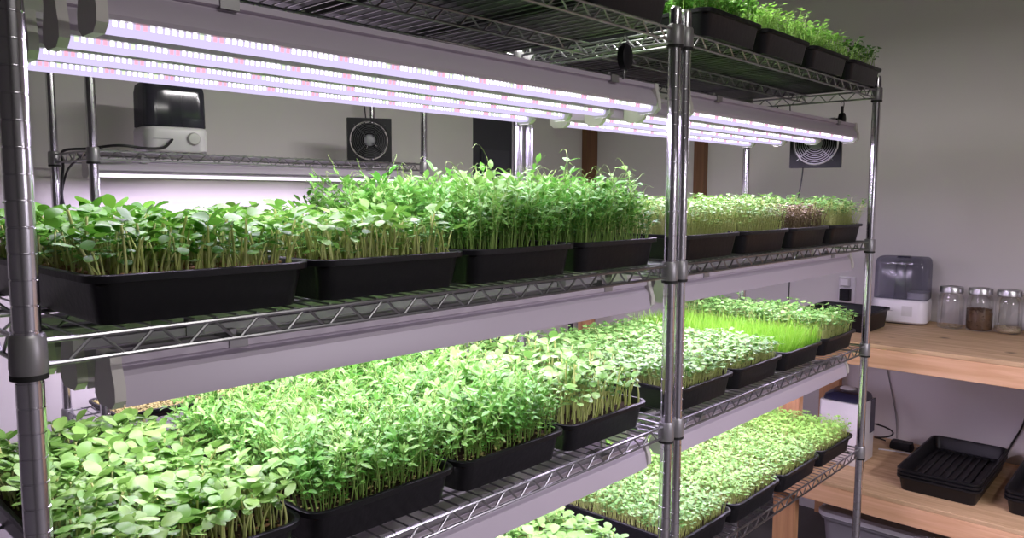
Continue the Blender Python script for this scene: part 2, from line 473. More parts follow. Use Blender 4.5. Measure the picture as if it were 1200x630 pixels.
def bend(rng, h, n, amt):
    a = rng.uniform(0, 2 * PI); k = rng.uniform(.3, 1) * amt
    return [(k * math.cos(a) * (i / n) ** 2 * h, k * math.sin(a) * (i / n) ** 2 * h, h * i / n) for i in range(n + 1)]

def t_sun(rng, h, L, W, stem_r=.0015, bud=True, rows=5, shape=1.08):
    t = T(); p = bend(rng, h, 3, .22); t.stem(p, stem_r * 1.15, stem_r * .9, 1, 4)
    top = p[-1]; az = rng.uniform(0, 2 * PI)
    e0 = rng.uniform(-.1, .95)
    for k in range(2):
        t.leaf(top, az + k * PI + rng.uniform(-.25, .25), e0 + rng.uniform(-.3, .3), L * rng.uniform(.88, 1.1), W * rng.uniform(.9, 1.1), 0,
               rng.uniform(.35, 1.0), rng.uniform(-.12, .3), rows, shape, .004, rng.uniform(-.4, .4), 5 if rows > 3 else 3, 0, True)
    if bud:
        for k in range(2): t.leaf(top, az + PI / 2 + k * PI, 1.0, L * .38, W * .32, 0, .3, .3, 2, .8, 0)
    return t.arr()
def t_brass(rng, h, L, rows=2):
    t = T(); p = bend(rng, h, 2, .3); t.stem(p, .0008, .0007, 1, 3)
    top = p[-1]; az = rng.uniform(0, 2 * PI)
    for k in range(2):
        t.leaf(top, az + k * PI + rng.uniform(-.3, .3), rng.uniform(.1, .7), L * rng.uniform(.8, 1.1), L * rng.uniform(.85, 1.15), 0,
               rng.uniform(.3, .9), rng.uniform(0, .3), rows, .95, L * .3, rng.uniform(-.4, .4), 3, -.12)
    return t.arr()
def t_pea(rng, h, L, W, tend=.7, nodes=5):
    t = T(); p = bend(rng, h, 5, .25); t.stem(p, .0013, .0008, 1, 3)
    for k in range(nodes):
        f = .35 + .65 * (k + rng.uniform(-.2, .2)) / (nodes - 1); f = min(1, f)
        i = f * 5; a = int(min(4, i)); q = i - a
        b = tuple(p[a][j] * (1 - q) + p[a + 1][j] * q for j in range(3))
        az = rng.uniform(0, 2 * PI); s = (.55 + .5 * min(1, k / 2)) * rng.uniform(.8, 1.15)
        for sg in (-1, 1):       # stipules clasping the stem
            t.leaf(b, az + sg * 1.0, rng.uniform(.7, 1.35), L * .72 * s, W * .75 * s, 0, rng.uniform(.2, .8), .2, 2, .7, 0)
        # petiole with a pair of leaflets
        pl = L * rng.uniform(.5, .9); el = rng.uniform(.5, 1.2)
        e = (b[0] + pl * math.cos(az) * math.cos(el), b[1] + pl * math.sin(az) * math.cos(el), b[2] + pl * math.sin(el))
        t.thread([b, e], .0005, 1)
        for sg in (-1, 1):
            t.leaf(e, az + sg * rng.uniform(.4, .9), rng.uniform(.15, 1.2), L * s, W * s, 0, rng.uniform(.3, 1.0), rng.uniform(.05, .3), 3, .75, 0, rng.uniform(-.3, .3))
        if k >= nodes - 1 and rng.rand() < tend:      # tendril
            d = [e]; zz = e[2]; r0 = rng.uniform(.016, .030)
            for j in range(1, 5):
                u = j / 4
                d.append((e[0] + math.cos(az + u * 1.2) * r0 * u, e[1] + math.sin(az + u * 1.2) * r0 * u, zz + r0 * 1.1 * math.sin(u * 2.2)))
            t.thread(d, .0006, 1)
    return t.arr()
def t_grass(rng, h):
    t = T(); a = rng.uniform(0, 2 * PI); k = rng.uniform(.05, .35); w = .0011; ca, sa = math.cos(a), math.sin(a); b = a + PI / 2 + rng.uniform(-.5, .5)
    rows = []
    for i in range(4):
        u = i / 3; x = k * u * u * h; ww = w * (1 - .85 * u ** 2)
        rows.append([(x * ca - ww * math.cos(b), x * sa - ww * math.sin(b), h * u), (x * ca + ww * math.cos(b), x * sa + ww * math.sin(b), h * u)])
    t.strip(rows, 0); return t.arr()

def scatter_mesh(name, temps, P, rz, sc, tilt, taz, var, mats, hz=None):
    """one mesh from template copies at P (n,3)"""
    n = len(P); which = RNG.randint(0, len(temps), n)
    V, LT, LI, MI, VA = [], [], [], [], []; off = 0
    for k, (tv, tf, tm) in enumerate(temps):
        idx = np.where(which == k)[0]
        if not len(idx): continue
        c, s = np.cos(rz[idx]), np.sin(rz[idx]); S = sc[idx][:, None]
        x = tv[None, :, 0] * S; y = tv[None, :, 1] * S; z = tv[None, :, 2] * S * (hz[idx][:, None] if hz is not None else 1.0)
        X = x * c[:, None] - y * s[:, None]; Y = x * s[:, None] + y * c[:, None]
        X = X + z * (tilt[idx] * np.cos(taz[idx]))[:, None]; Y = Y + z * (tilt[idx] * np.sin(taz[idx]))[:, None]
        W = np.stack([X + P[idx, 0:1], Y + P[idx, 1:2], z + P[idx, 2:3]], -1).reshape(-1, 3)
        V.append(W); nv = len(tv)
        flat = np.array([i for f in tf for i in f]); tot = np.array([len(f) for f in tf])
        base = off + np.arange(len(idx)) * nv
        LI.append((flat[None, :] + base[:, None]).ravel()); LT.append(np.tile(tot, len(idx))); MI.append(np.tile(np.array(tm), len(idx)))
        VA.append(np.repeat(var[idx], nv)); off += nv * len(idx)
    V = np.concatenate(V); LI = np.concatenate(LI); LT = np.concatenate(LT); MI = np.concatenate(MI); VA = np.concatenate(VA)
    me = bpy.data.meshes.new(name)
    me.vertices.add(len(V)); me.vertices.foreach_set('co', V.astype(np.float32).ravel())
    me.loops.add(len(LI)); me.loops.foreach_set('vertex_index', LI.astype(np.int32))
    me.polygons.add(len(LT)); me.polygons.foreach_set('loop_start', np.concatenate([[0], np.cumsum(LT)[:-1]]).astype(np.int32))
    for m in mats: me.materials.append(m)
    me.polygons.foreach_set('material_index', MI.astype(np.int32))
    me.polygons.foreach_set('use_smooth', np.ones(len(LT), dtype=bool))
    a = me.attributes.new('var', 'FLOAT', 'POINT'); a.data.foreach_set('value', VA.astype(np.float32))
    me.update(calc_edges=True); me.validate()
    return me

def positions(n, rng, mx=.010, ylo=0., yhi=1.):
    """jittered grid over the soil"""
    w, d = TW - 2 * mx - .012, TD - 2 * mx - .012
    y0, y1 = -d / 2 + d * ylo, -d / 2 + d * yhi
    nx = max(2, int(round(math.sqrt(n * w / (y1 - y0))))); ny = max(2, int(round(n / nx)))
    gx, gy = np.meshgrid((np.arange(nx) + .5) / nx, (np.arange(ny) + .5) / ny)
    x = -w / 2 + w * (gx.ravel() + rng.uniform(-.45, .45, nx * ny) / nx); y = y0 + (y1 - y0) * (gy.ravel() + rng.uniform(-.45, .45, nx * ny) / ny)
    return np.stack([x, y, np.full(nx * ny, .044)], -1)

CAM = np.array([-.218, -.857, .18 + OZ])
TEMPS = {}
def temps_for(kind, h, L, W, key, **kw):
    if key in TEMPS: return TEMPS[key]
    rng = np.random.RandomState(abs(hash(kind)) % 1000 if False else len(TEMPS) * 17 + 5)
    out = []
    for i in range(10 if kind in ('sun', 'pea') else 8):
        if kind == 'sun': out.append(t_sun(rng, h, L, W, **kw))
        elif kind == 'brass': out.append(t_brass(rng, h, L, **kw))
        elif kind == 'pea': out.append(t_pea(rng, h, L, W, **kw))
        elif kind == 'grass': out.append(t_grass(rng, h))
    TEMPS[key] = out
    return out
VAR_ME = {}
def variant_meshes(key, temps, mats, name):
    if key in VAR_ME: return VAR_ME[key]
    out = []
    for k, tp in enumerate(temps):
        for vv in (.2, .8):
            out.append(scatter_mesh(name, [tp], np.zeros((1, 3)), np.zeros(1), np.ones(1), np.zeros(1), np.zeros(1), np.array([vv]), mats))
    VAR_ME[key] = out
    return out

def crop(tray, kind, n, h, L, W, mat, stem, name, hj=.14, tilt=.16, solo=0, seed=0, ylo=0., yhi=1., mx=.010, hlow=.6, **kw):
    """fill a tray with seedlings; the SOLO nearest become parts of their own, the rest one uncountable mass"""
    rng = np.random.RandomState(seed + 11)
    key = (kind, h, L, W, mat, stem); temps = temps_for(kind, h, L, W, key, **kw); mats = [M[mat], M[stem]]
    P = positions(n, rng, mx, ylo, yhi); n = len(P)
    patch = .5 * np.sin(P[:, 0] * 23 + seed) * np.cos(P[:, 1] * 17 + seed * 2)
    sc = np.clip(1 + rng.normal(0, hj, n) + .06 * patch, .6, 1.35); rz = rng.uniform(0, 2 * PI, n)
    var = np.clip(.5 + .25 * rng.normal(0, 1, n) + .2 * patch, 0, 1)
    hz = 1 - hlow * rng.beta(1.1, 1.9, n); tl = rng.uniform(0, tilt, n); ta = rng.uniform(0, 2 * PI, n)
    # shoots at the rim lean outwards a little
    ex = np.clip((np.abs(P[:, 0]) - (TW / 2 - .04)) / .03, 0, 1); ey = np.clip((np.abs(P[:, 1]) - (TD / 2 - .04)) / .03, 0, 1)
    e = np.maximum(ex, ey) > .3
    ta[e] = np.arctan2(np.sign(P[e, 1]) * ey[e], np.sign(P[e, 0]) * ex[e]) + rng.uniform(-.6, .6, e.sum()); tl[e] = rng.uniform(.0, tilt * 1.25, e.sum())
    o = tray.location; Wp = P + np.array([o.x, o.y, o.z + h])
    order = np.argsort(np.linalg.norm(Wp - CAM, axis=1))
    if solo:
        vm = variant_meshes(key, temps, mats, name)
        for i in order[:solo]:
            ob = bpy.data.objects.new(name, vm[rng.randint(len(vm))]); C.objects.link(ob); ob.parent = tray
            m = Matrix.Rotation(rz[i], 4, 'Z'); sh = Matrix.Identity(4)
            q = Matrix.Rotation(tl[i], 4, Vector((-math.sin(ta[i]), math.cos(ta[i]), 0)))
            ob.matrix_local = Matrix.Translation(Vector(P[i])) @ q @ m @ Matrix.Diagonal((sc[i], sc[i], sc[i] * hz[i], 1))
        rest = order[solo:]
    else: rest = order
    me = scatter_mesh(name, temps, P[rest], rz[rest], sc[rest], tl[rest], ta[rest], var[rest], mats, hz[rest])
    ob = bpy.data.objects.new(name if solo == 0 else name.replace('_shoot', '_shoots'), me); C.objects.link(ob); ob.parent = tray; ob['kind'] = 'stuff'
    return ob

def hulls(tray, n, seed, mat='hull', size=.0045, z=.046, yhi=1., name='seed_hulls'):
    rng = np.random.RandomState(seed); t = T()
    ring = 5
    vs = [(0, 0, .5)] + [(math.cos(2 * PI * k / ring), .6 * math.sin(2 * PI * k / ring), .1) for k in range(ring)] + [(0, 0, -.4)]
    fs = [[0, 1 + k, 1 + (k + 1) % ring] for k in range(ring)] + [[6, 1 + (k + 1) % ring, 1 + k] for k in range(ring)]
    tp = (np.array(vs) * size, fs, [0] * len(fs))
    P = positions(n, rng, .006, 0, yhi); P[:, 2] = z + rng.uniform(0, .004, len(P)); k = len(P)
    me = scatter_mesh(name, [tp], P, rng.uniform(0, 6, k), rng.uniform(.6, 1.5, k), np.zeros(k), np.zeros(k), rng.rand(k), [M[mat]])
    ob = bpy.data.objects.new(name, me); C.objects.link(ob); ob.parent = tray; ob['kind'] = 'stuff'

NTRAY = [0]
def tray(x, y, z, label, group=None, rz=0., soil=True, name='seedling_tray'):
    global TRAY_ME
    if TRAY_ME is None:
        o = tray_mb().build(name, M['tray'], smooth=40); TRAY_ME = o.data
    else:
        o = bpy.data.objects.new(name, TRAY_ME); C.objects.link(o)
    o.location = (x, y, z); o.rotation_euler = (0, 0, rz)
    tag(o, label, 'tray', group)
    NTRAY[0] += 1
    if soil: soil_me(NTRAY[0]).build('soil', M['soil'], o, smooth=60)
    return o

DECK = .0385       # top of the deck wires above the collar ring
LXS = [.060 + TW / 2 + .2765 * i for i in range(4)]
RXS = [RXO + .030 + TW / 2 + .2815 * i for i in range(4)]
YC = .004 + TD / 2
zt, zu, zm, zl = (ZS[k] + DECK for k in ('top', 'up', 'mid', 'low'))

# -- upper middle shelf, left rack
g = 'trays on the left rack\'s upper middle shelf'
a = tray(LXS[0], YC, zu, 'black tray of deep green sunflower shoots behind the near left post, upper shelf', g)
crop(a, 'sun', 800, .062, .0185, .0165, 'sunA', 'stem', 'sunflower_shoot', solo=100, seed=1, hlow=.80); hulls(a, 300, 1, size=.0062, z=.048, yhi=.5)
a = tray(LXS[1], YC, zu, 'black tray of fresh green sunflower shoots, second tray from the near left post, upper shelf', g)
crop(a, 'sun', 860, .059, .0185, .0140, 'sunB', 'stem', 'sunflower_shoot', solo=100, seed=2, hj=.16, hlow=.78); hulls(a, 200, 2, yhi=.5)
a = tray(LXS[2], YC, zu, 'black tray of pea shoots with tendrils, third tray from the near left post, upper shelf', g)
crop(a, 'pea', 620, .106, .018, .0085, 'pea', 'stem_g', 'pea_shoot', solo=100, seed=3, tilt=.2)
a = tray(LXS[3], YC, zu, 'black tray of tall pea shoots against the middle posts, left rack, upper shelf', g)
crop(a, 'pea', 660, .108, .018, .0085, 'peaD', 'stem_g', 'pea_shoot', solo=100, seed=4, tilt=.2)
# -- upper middle shelf, right rack
g = 'trays on the right rack\'s upper middle shelf'
a = tray(RXS[0], YC, zu, 'black tray of fine green microgreens right of the middle posts, upper shelf', g)
crop(a, 'brass', 3000, .072, .0115, 0, 'brassL', 'stem', 'microgreens', seed=5, hlow=.75)
a = tray(RXS[1], YC, zu, 'black tray of fine green microgreens, second right of the middle posts, upper shelf', g)
crop(a, 'brass', 3000, .076, .0115, 0, 'brass', 'stem', 'microgreens', seed=6, hlow=.75)
a = tray(RXS[2], YC, zu, 'black tray of microgreens with a reddish brown front patch, right rack, upper shelf', g)
crop(a, 'brass', 2100, .076, .0115, 0, 'brass', 'stem', 'microgreens', seed=7, ylo=.27)
crop(a, 'brass', 520, .060, .010, 0, 'red', 'red', 'reddish_shoots', seed=8, yhi=.25)
a = tray(RXS[3], YC, zu, 'black tray of green microgreens by the right end post, upper shelf', g)
crop(a, 'brass', 2900, .076, .012, 0, 'brassP', 'stem', 'microgreens', seed=9)
# -- lower middle shelf, left rack
g = 'trays on the left rack\'s lower middle shelf'
a = tray(LXS[0] - .012, YC + .012, zm, 'black tray of big pale round sunflower leaves at the lower left corner', g)
crop(a, 'sun', 820, .056, .0225, .0170, 'sunE', 'stem', 'sunflower_shoot', solo=100, seed=10, hj=.12, hlow=.5); hulls(a, 150, 10, yhi=.4)
a = tray(LXS[1] - .012, YC + .012, zm, 'black tray of tangled pea shoots beside the big pale sunflower leaves', g)
crop(a, 'pea', 900, .094, .0165, .0066, 'pea', 'stem_g', 'pea_shoot', solo=100, seed=11, tilt=.28, yhi=.87); hulls(a, 220, 11, 'pale_seed', .004, yhi=.5)
a = tray(LXS[2] - .012, YC + .012, zm, 'black tray of pea shoots in the middle of the left rack\'s lower middle shelf', g)
crop(a, 'pea', 760, .098, .0175, .0078, 'pea', 'stem_g', 'pea_shoot', solo=100, seed=12, tilt=.24); hulls(a, 220, 12, 'pale_seed', .004, yhi=.5)
a = tray(LXS[3] - .012, YC + .012, zm, 'black tray of broad-leaved shoots against the middle posts, lower middle shelf', g)
crop(a, 'sun', 620, .092, .022, .018, 'broad', 'stem', 'broadleaf_shoot', solo=100, seed=13, hj=.17)
# -- lower middle shelf, right rack
g = 'trays on the right rack\'s lower middle shelf'
a = tray(RXS[0], YC + .006, zm, 'black tray of short pale microgreens right of the middle posts, lower middle shelf', g)
crop(a, 'brass', 2400, .050, .0145, 0, 'brassP', 'stem', 'microgreens', seed=14)
a = tray(RXS[1], YC + .006, zm, 'black tray of short pale microgreens just left of the lime grass', g)
crop(a, 'brass', 2400, .050, .0140, 0, 'brassP', 'stem', 'microgreens', seed=15)
a = tray(RXS[2], YC + .006, zm, 'black tray of bright lime grass blades on the right rack', g)
crop(a, 'grass', 4200, .064, 0, 0, 'grass', 'grass', 'wheatgrass', seed=16, tilt=.25, mx=.006, hlow=.3)
a = tray(RXS[3], YC + .006, zm, 'black tray of small microgreens right of the lime grass, by the end post', g)
crop(a, 'brass', 2400, .068, .0150, 0, 'brassP', 'stem', 'microgreens', seed=17)
# -- lowest shelf
g = 'trays on the left rack\'s lowest shelf'
for k, s in ((2, 18), (3, 19)):
    a = tray(LXS[k], YC + .05, zl, ('black tray of round pale leaves cut by the bottom frame edge, lowest shelf' if k == 3 else
             'black tray of round pale leaves mostly hidden under the low LED bar, lowest shelf'), g)
    crop(a, 'sun', 620, .048, .0235, .020, 'broad', 'stem', 'broadleaf_shoot', solo=100, seed=s, hj=.12)
g = 'trays on the right rack\'s lowest shelf'
for k, (lab, mt) in enumerate((('black tray of dense tiny microgreens right of the middle posts, lowest shelf', 'brassP'), ('black tray of dense tiny microgreens, second right of the middle posts, lowest shelf', 'brass'),
         ('black tray of dense tiny microgreens, second from the right end post, lowest shelf', 'brass'), ('black tray of lime green tiny microgreens by the end post, lowest shelf', 'brassL'))):
    a = tray(RXS[k], YC, zl, lab, g)
    crop(a, 'brass', 2700, .046, .0105, 0, mt, 'stem', 'microgreens', seed=20 + k)
# -- top shelf
g = 'trays on the left rack\'s top shelf'
for k, lab in enumerate(('dark tray base seen through the top wires above the near left post', 'dark tray base, second from the near left post, above the top wires',
                         'dark tray base, third from the near left post, above the top wires', 'black tray on the top shelf just left of the middle posts\' tips')):
    a = tray(LXS[k], YC - .02, zt, lab, g)
    crop(a, 'brass', 1200, .055, .016, 0, 'brass', 'stem_g', 'microgreens', seed=30 + k)
g = 'trays on the right rack\'s top shelf'
tops = (('black tray of bright grassy greens on the top shelf right of the middle posts', 'pea', 'pea'), ('black tray of bright small greens, second on the right rack\'s top shelf', 'brass', 'brassL'),
        ('black tray of fine green sprouts, third on the right rack\'s top shelf', 'brass', 'brass'), ('black tray of dark leafy sprouts at the top shelf\'s right end', 'brass', 'brassD'))
for k, (lab, kd, mt) in enumerate(tops):
    a = tray(RXS[k] + .018, YC - .03, zt, lab, g)
    if kd == 'pea': crop(a, 'pea', 520, .075, .018, .009, mt, 'stem_g', 'pea_shoot', seed=40 + k)
    else: crop(a, 'brass', 1800 if k < 3 else 900, .068, .0125 if k < 3 else .016, 0, mt, 'stem_g', 'microgreens', seed=40 + k)
# -- back rack's lower shelf
o = MB(); o.loft(tray_rings(.030)); o = o.build('seedling_tray', M['tray'], smooth=40); o.location = (BX + .312, BYU + .165, OZ - .528 + DECK); o.rotation_euler = (0, 0, PI / 2)
tag(o, 'shallow black tray of barely sprouted yellow seeds on the back rack behind the left rack', 'tray')
hulls(o, 2600, 50, 'pale_seed', .0058, .022, 1., 'sprouting_seeds')
mb = MB(); mb.box(-TW / 2 + .0125, TW / 2 - .0125, -TD / 2 + .0125, TD / 2 - .0125, .008, .021); mb.build('soil', M['soil'], o, smooth=0)

# ------------------------------------------------------------------ wooden bench along the right wall
bx0, bx1 = 2.65, RX - .004
UBZ, LBZ = OZ - .345, OZ - .888
b = empty('wooden_bench', (bx0, -.4, 0)); tag(b, 'two-level pine bench with plywood tops along the right wall', 'bench')
def bpart(name, mat, x0, x1, y0, y1, z0, z1, bev=.002):
    mb = MB(); mb.box(x0 - bx0, x1 - bx0, y0 + .4, y1 + .4, z0, z1)
    o = mb.build(name, mat, b, smooth=0)
    md = o.modifiers.new('bevel', 'BEVEL'); md.width = bev; md.segments = 2
    return o
yn, yf = -1.9, .44
bpart('upper_top', M['ply'], bx0, bx1, yn, yf, UBZ - .016, UBZ)
bpart('upper_front_board', M['board'], bx0, bx0 + .038, yn, yf, UBZ - .086, UBZ - .0165)
bpart('lower_top', M['ply'], bx0 - .01, bx1, yn, yf, LBZ - .016, LBZ)
bpart('lower_front_board', M['board'], bx0 - .01, bx0 + .028, yn, yf, LBZ - .086, LBZ - .0165)
bpart('upright', M['stud'], bx0 + .039, bx0 + .077, .325, .415, 0, LBZ - .0165)
bpart('upright', M['stud'], bx0 + .039, bx0 + .077, .325, .415, LBZ + .0005, UBZ - .0165)
bpart('upright', M['stud'], bx1 - .040, bx1 - .002, .40, .489, 0, LBZ - .0165)
bpart('upright', M['stud'], bx1 - .040, bx1 - .002, .40, .489, LBZ + .0005, UBZ - .0165)
bpart('upright', M['stud'], bx0 + .039, bx0 + .077, -1.85, -1.76, 0, UBZ - .0165)

# empty trays
RIB_ME = None
def ribbed(x, y, z, rz, name='seedling_tray'):
    global RIB_ME
    if RIB_ME is None:
        o = tray_mb(True).build(name, M['tray'], smooth=40); RIB_ME = o.data
    else:
        o = bpy.data.objects.new(name, RIB_ME); C.objects.link(o)
    o.location = (x, y, z); o.rotation_euler = (0, 0, rz); return o
places = ('bottom of the stack', 'middle of the stack', 'top of the stack')
for k in range(3):
    tag(ribbed(3.005, -.150, LBZ + .0005 + k * .013, PI / 2 + .02), f'empty black ribbed tray on the lower bench below the jars, {places[k]}', 'tray', 'empty trays stacked below the jars')
for k in range(3):
    tag(ribbed(3.03, -.485, LBZ + .0005 + k * .013, PI / 2 + .02), f'empty black ribbed tray cut by the right frame edge, {places[k]}', 'tray', 'empty trays cut by the right frame edge')
# square tray on the upper bench
o = MB(); o.loft(tray_rings(.078, .272, .272)); o = o.build('seedling_tray', M['tray'], smooth=40); o.location = (2.965, .262, UBZ + .0005)
tag(o, 'small square empty black tray on the upper bench behind the right end post', 'tray')

# ------------------------------------------------------------------ humidifiers
def humid(loc, rz, label, w=.21, d=.165, hb=.098, ht=.27, taper=.012, dim=False):
    t = empty('humidifier', loc, rz); tag(t, label, 'humidifier')
    mb = MB(); r = .035
    mb.loft([rrect(0, 0, w - .012, d - .012, r, 0, 6), rrect(0, 0, w, d, r, .006, 6), rrect(0, 0, w, d, r, hb - .012, 6), rrect(0, 0, w - .004, d - .004, r, hb - .004, 6), rrect(0, 0, w - .014, d - .014, r, hb, 6)])
    mb.build('base', M['white'], t, smooth=45)
    mb = MB(); mb.loft([rrect(0, 0, w - .016, d - .016, r, 0.0005 - .004, 6), rrect(0, 0, w - .016, d - .016, r, 0, 6)])
    mb.build('rubber_foot', M['rubber'], t)
    # smoked tank: two side lobes over a darker saddle
    mb = MB()
    mb.loft([rrect(0, 0, w - .006, d - .006, .032, hb + .001, 6), rrect(0, 0, w - .008, d - .008, .032, ht - .03, 6), rrect(0, 0, w - .016, d - .016, .030, ht - .008, 6), rrect(0, 0, w - .034, d - .034, .026, ht, 6)])
    mb.build('water_tank', M['dark_smoke' if dim else 'smoke'], t, smooth=45)
    mb = MB(); mb.loft([rrect(0, 0, w * .22, d - .022, .01, hb + .002, 4), rrect(0, 0, w * .20, d - .026, .01, ht - .02, 4)]); mb.build('mist_column', M['charcoal'], t, smooth=40)
    mb = MB(); mb.loft([rrect(w * .29, -d * .05, w * .36, d * .7, .02, hb + .002, 4), rrect(w * .29, -d * .05, w * .36, d * .7, .02, hb + .028, 4)]); mb.build('inner_tray', M['offwhite'], t, smooth=40)
    mb = MB(); mb.loft([rrect(0, 0, w * .25, d * .35, .012, ht - .004, 4), rrect(0, 0, w * .22, d * .3, .01, ht + .004, 4)]); mb.build('nozzle', M['navy'], t, smooth=40)
    mb = MB(); yf_ = -d / 2
    mb.box(.012, .052, yf_ - .0012, yf_ + .004, hb * .32, hb * .74, 0)
    if dim:
        mb = MB(); mb.lathe([(.019, 0), (.020, .004), (.016, .010), (.004, .011)], n=20); o = mb.build('dial', M['offwhite'], t, smooth=40); o.rotation_euler = (PI / 2, 0, 0); o.location = (.045, yf_ + .001, hb * .55)
    else: mb.build('control_panel', M['offwhite'], t, smooth=0)
    mb = MB(); mb.box(-.072, -.022, yf_ - .0006, yf_ + .003, hb * .50, hb * .52); mb.build('badge_line', M['grey'], t, smooth=0)
    return t
humid((3.258, .135, UBZ + .0045), -PI / 2 + .12, 'white humidifier with smoked clear tank on the upper bench beside the jars')
hb_ = humid((BX + .283, BYU + .165, OZ + .265 + DECK + .0045), -.12, 'white humidifier with dark tank on the back rack\'s shelf', .19, .16, .078, .215, dim=True)
# boxy humidifier on the lower bench
t = empty('humidifier', (2.955, .235, LBZ + .0005), 0); tag(t, 'tall white humidifier with dark navy top on the lower bench behind the end post', 'humidifier')
w_, d_ = .178, .162
mb = MB(); mb.loft([rrect(0, 0, w_ - .01, d_ - .01, .010, 0, 4), rrect(0, 0, w_, d_, .012, .006, 4), rrect(0, 0, w_, d_, .012, .245, 4), rrect(0, 0, w_ - .004, d_ - .004, .012, .252, 4)])
mb.build('base', M['white'], t, smooth=40)
mb = MB(); mb.loft([rrect(.004, 0, w_ - .012, d_ - .008, .03, .2525, 5), rrect(.006, 0, w_ - .020, d_ - .016, .03, .270, 5), rrect(.01, 0, w_ - .06, d_ - .05, .03, .284, 5)])
mb.build('lid', M['navy'], t, smooth=50)
mb = MB(); mb.lathe([(.030, 0), (.032, .004), (.024, .010), (.010, .011)], n=18); o = mb.build('nozzle', M['white'], t); o.location = (.03, .01, .280)
mb = MB(); mb.lathe([(.036, 0), (.034, .004), (.012, .006)], n=18); o = mb.build('dial', M['offwhite'], t); o.location = (-.048, .012, .2735); o.scale = (.6, 1, 1); o.rotation_euler = (0, -.35, 0)
mb = MB(); mb.loft([[(x, -d_ / 2 - .0015, z) for x, z in ((.030, .115), (.082, .115), (.082, .252), (.030, .252))], [(x, -d_ / 2 + .004, z) for x, z in ((.030, .115), (.082, .115), (.082, .252), (.030, .252))]])
mb.build('water_window', M['navy'], t, smooth=0)

# ------------------------------------------------------------------ jars
def jar(x, y, label, fill, mat, seed):
    t = empty('glass_jar', (x, y, UBZ + .0005)); tag(t, label, 'jar', 'glass jars on the upper bench')
    R = .047
    mb = MB(); mb.lathe([(R * .80, 0), (R * .96, .003), (R, .012), (R, .108), (R * .97, .122), (R * .86, .136), (R * .80, .141), (R * .80, .147)], n=28, cap1=False)
    mb.build('jar_body', M['glass'], t, smooth=60)
    mb = MB(); mb.lathe([(R * .86, .143), (R * .90, .145), (R * .90, .164), (R * .86, .168), (R * .70, .1685), (R * .66, .1665)], n=28); mb.build('lid', M['tin'], t, smooth=40)
    rng = np.random.RandomState(seed)
    mb = MB()
    if fill > .02: mb.lathe([(R * .78, .003), (R * .93, .008), (R * .94, fill * .75), (R * .85, fill), (.004, fill * .92)], n=20)
    nn = 150 if fill > .02 else 60
    for _ in range(nn):
        a = rng.uniform(0, 2 * PI); zz = rng.uniform(.008, max(.012, fill)); rr = R * .90 if fill > .02 else R * .88 * math.sqrt(rng.rand())
        if rng.rand() < .3: zz = fill; rr *= math.sqrt(rng.rand())
        s = rng.uniform(.003, .0048); cx, cy = rr * math.cos(a), rr * math.sin(a)
        mb.loft([[(cx + s * q * math.cos(2 * PI * k / 6), cy + s * q * math.sin(2 * PI * k / 6), zz + s * dz) for k in range(6)] for q, dz in ((.5, -.6), (1, 0), (.5, .6))])
    o = mb.build('seeds', M[mat], t, smooth=60); o['kind'] = 'stuff'
jar(3.225, -.057, 'nearly empty glass jar with tin lid, closest to the white humidifier', .006, 'oats', 1)
jar(3.238, -.156, 'glass jar half full of brown seeds with tin lid on the upper bench', .085, 'beans', 2)
jar(3.250, -.252, 'glass jar with a thin layer of pale seeds, right of the brown-seed jar', .022, 'oats', 3)
jar(3.262, -.352, 'glass jar cut by the right frame edge on the upper bench', .05, 'beans', 4)

# ------------------------------------------------------------------ fans
def fan(loc, rz, label, s=.165, tilt=0., gm='guard'):
    t = empty('box_fan', loc, rz); tag(t, label, 'fan'); t.rotation_euler = (tilt, 0, rz)
    h = s / 2; R = h * .90; dpt = .038
    mb = MB(); n = 32        # square frame with a round opening (front at y = -dpt/2)
    def sq(k, y):
        a = 2 * PI * k / n + PI / 4; c, s_ = math.cos(a), math.sin(a); m = max(abs(c), abs(s_)); return (h * c / m, y, h * s_ / m)
    ro = lambda k, y, r: (r * math.cos(2 * PI * k / n + PI / 4), y, r * math.sin(2 * PI * k / n + PI / 4))
    mb.loft([[ro(k, -dpt / 2, R) for k in range(n)], [sq(k, -dpt / 2) for k in range(n)], [sq(k, dpt / 2) for k in range(n)], [ro(k, dpt / 2, R) for k in range(n)], [ro(k, -dpt / 2, R) for k in range(n)]], 0, False, False)
    mb.build('frame', M['black'], t, smooth=30)
    mb = MB()
    for r in (.30, .39, .48, .57, .66, .75, .84, .93):
        mb.tube([(R * r * math.cos(2 * PI * k / 36), -dpt / 2 - .002, R * r * math.sin(2 * PI * k / 36)) for k in range(37)], .0010, 5, caps=False)
    for k in range(4):
        a = PI / 4 + k * PI / 2
        mb.tube([(R * .2 * math.cos(a), -dpt / 2 - .0015, R * .2 * math.sin(a)), (R * 1.12 * math.cos(a), -dpt / 2 - .001, R * 1.12 * math.sin(a))], .0014, 5)
    mb.build('guard', M[gm], t, smooth=60)
    mb = MB(); mb.lathe([(R * .28, -.012), (R * .29, .012), (R * .22, .0155), (.003, .0158)], n=24); o = mb.build('hub', M['grey'], t, smooth=40); o.rotation_euler = (PI / 2, 0, 0)
    for k in range(5):
        a0 = 2 * PI * k / 5; mb = MB(); rows = []
        for j in range(5):
            r = R * (.27 + .66 * j / 4); half = .60 + .03 * j
            rows.append([(r * math.cos(a0 + u * half), .010 * u, r * math.sin(a0 + u * half)) for u in (-1, -.33, .33, 1)])
        vs = [p for row in rows for p in row]; vs2 = [(x, y + .0015, z) for x, y, z in vs]; m_ = len(vs)
        fs = [(j * 4 + i, j * 4 + i + 1, (j + 1) * 4 + i + 1, (j + 1) * 4 + i) for j in range(4) for i in range(3)]
        mb.add(vs + vs2, fs + [tuple(m_ + i for i in f[::-1]) for f in fs]); mb.build('blade', M['black'], t, smooth=50)
    return t
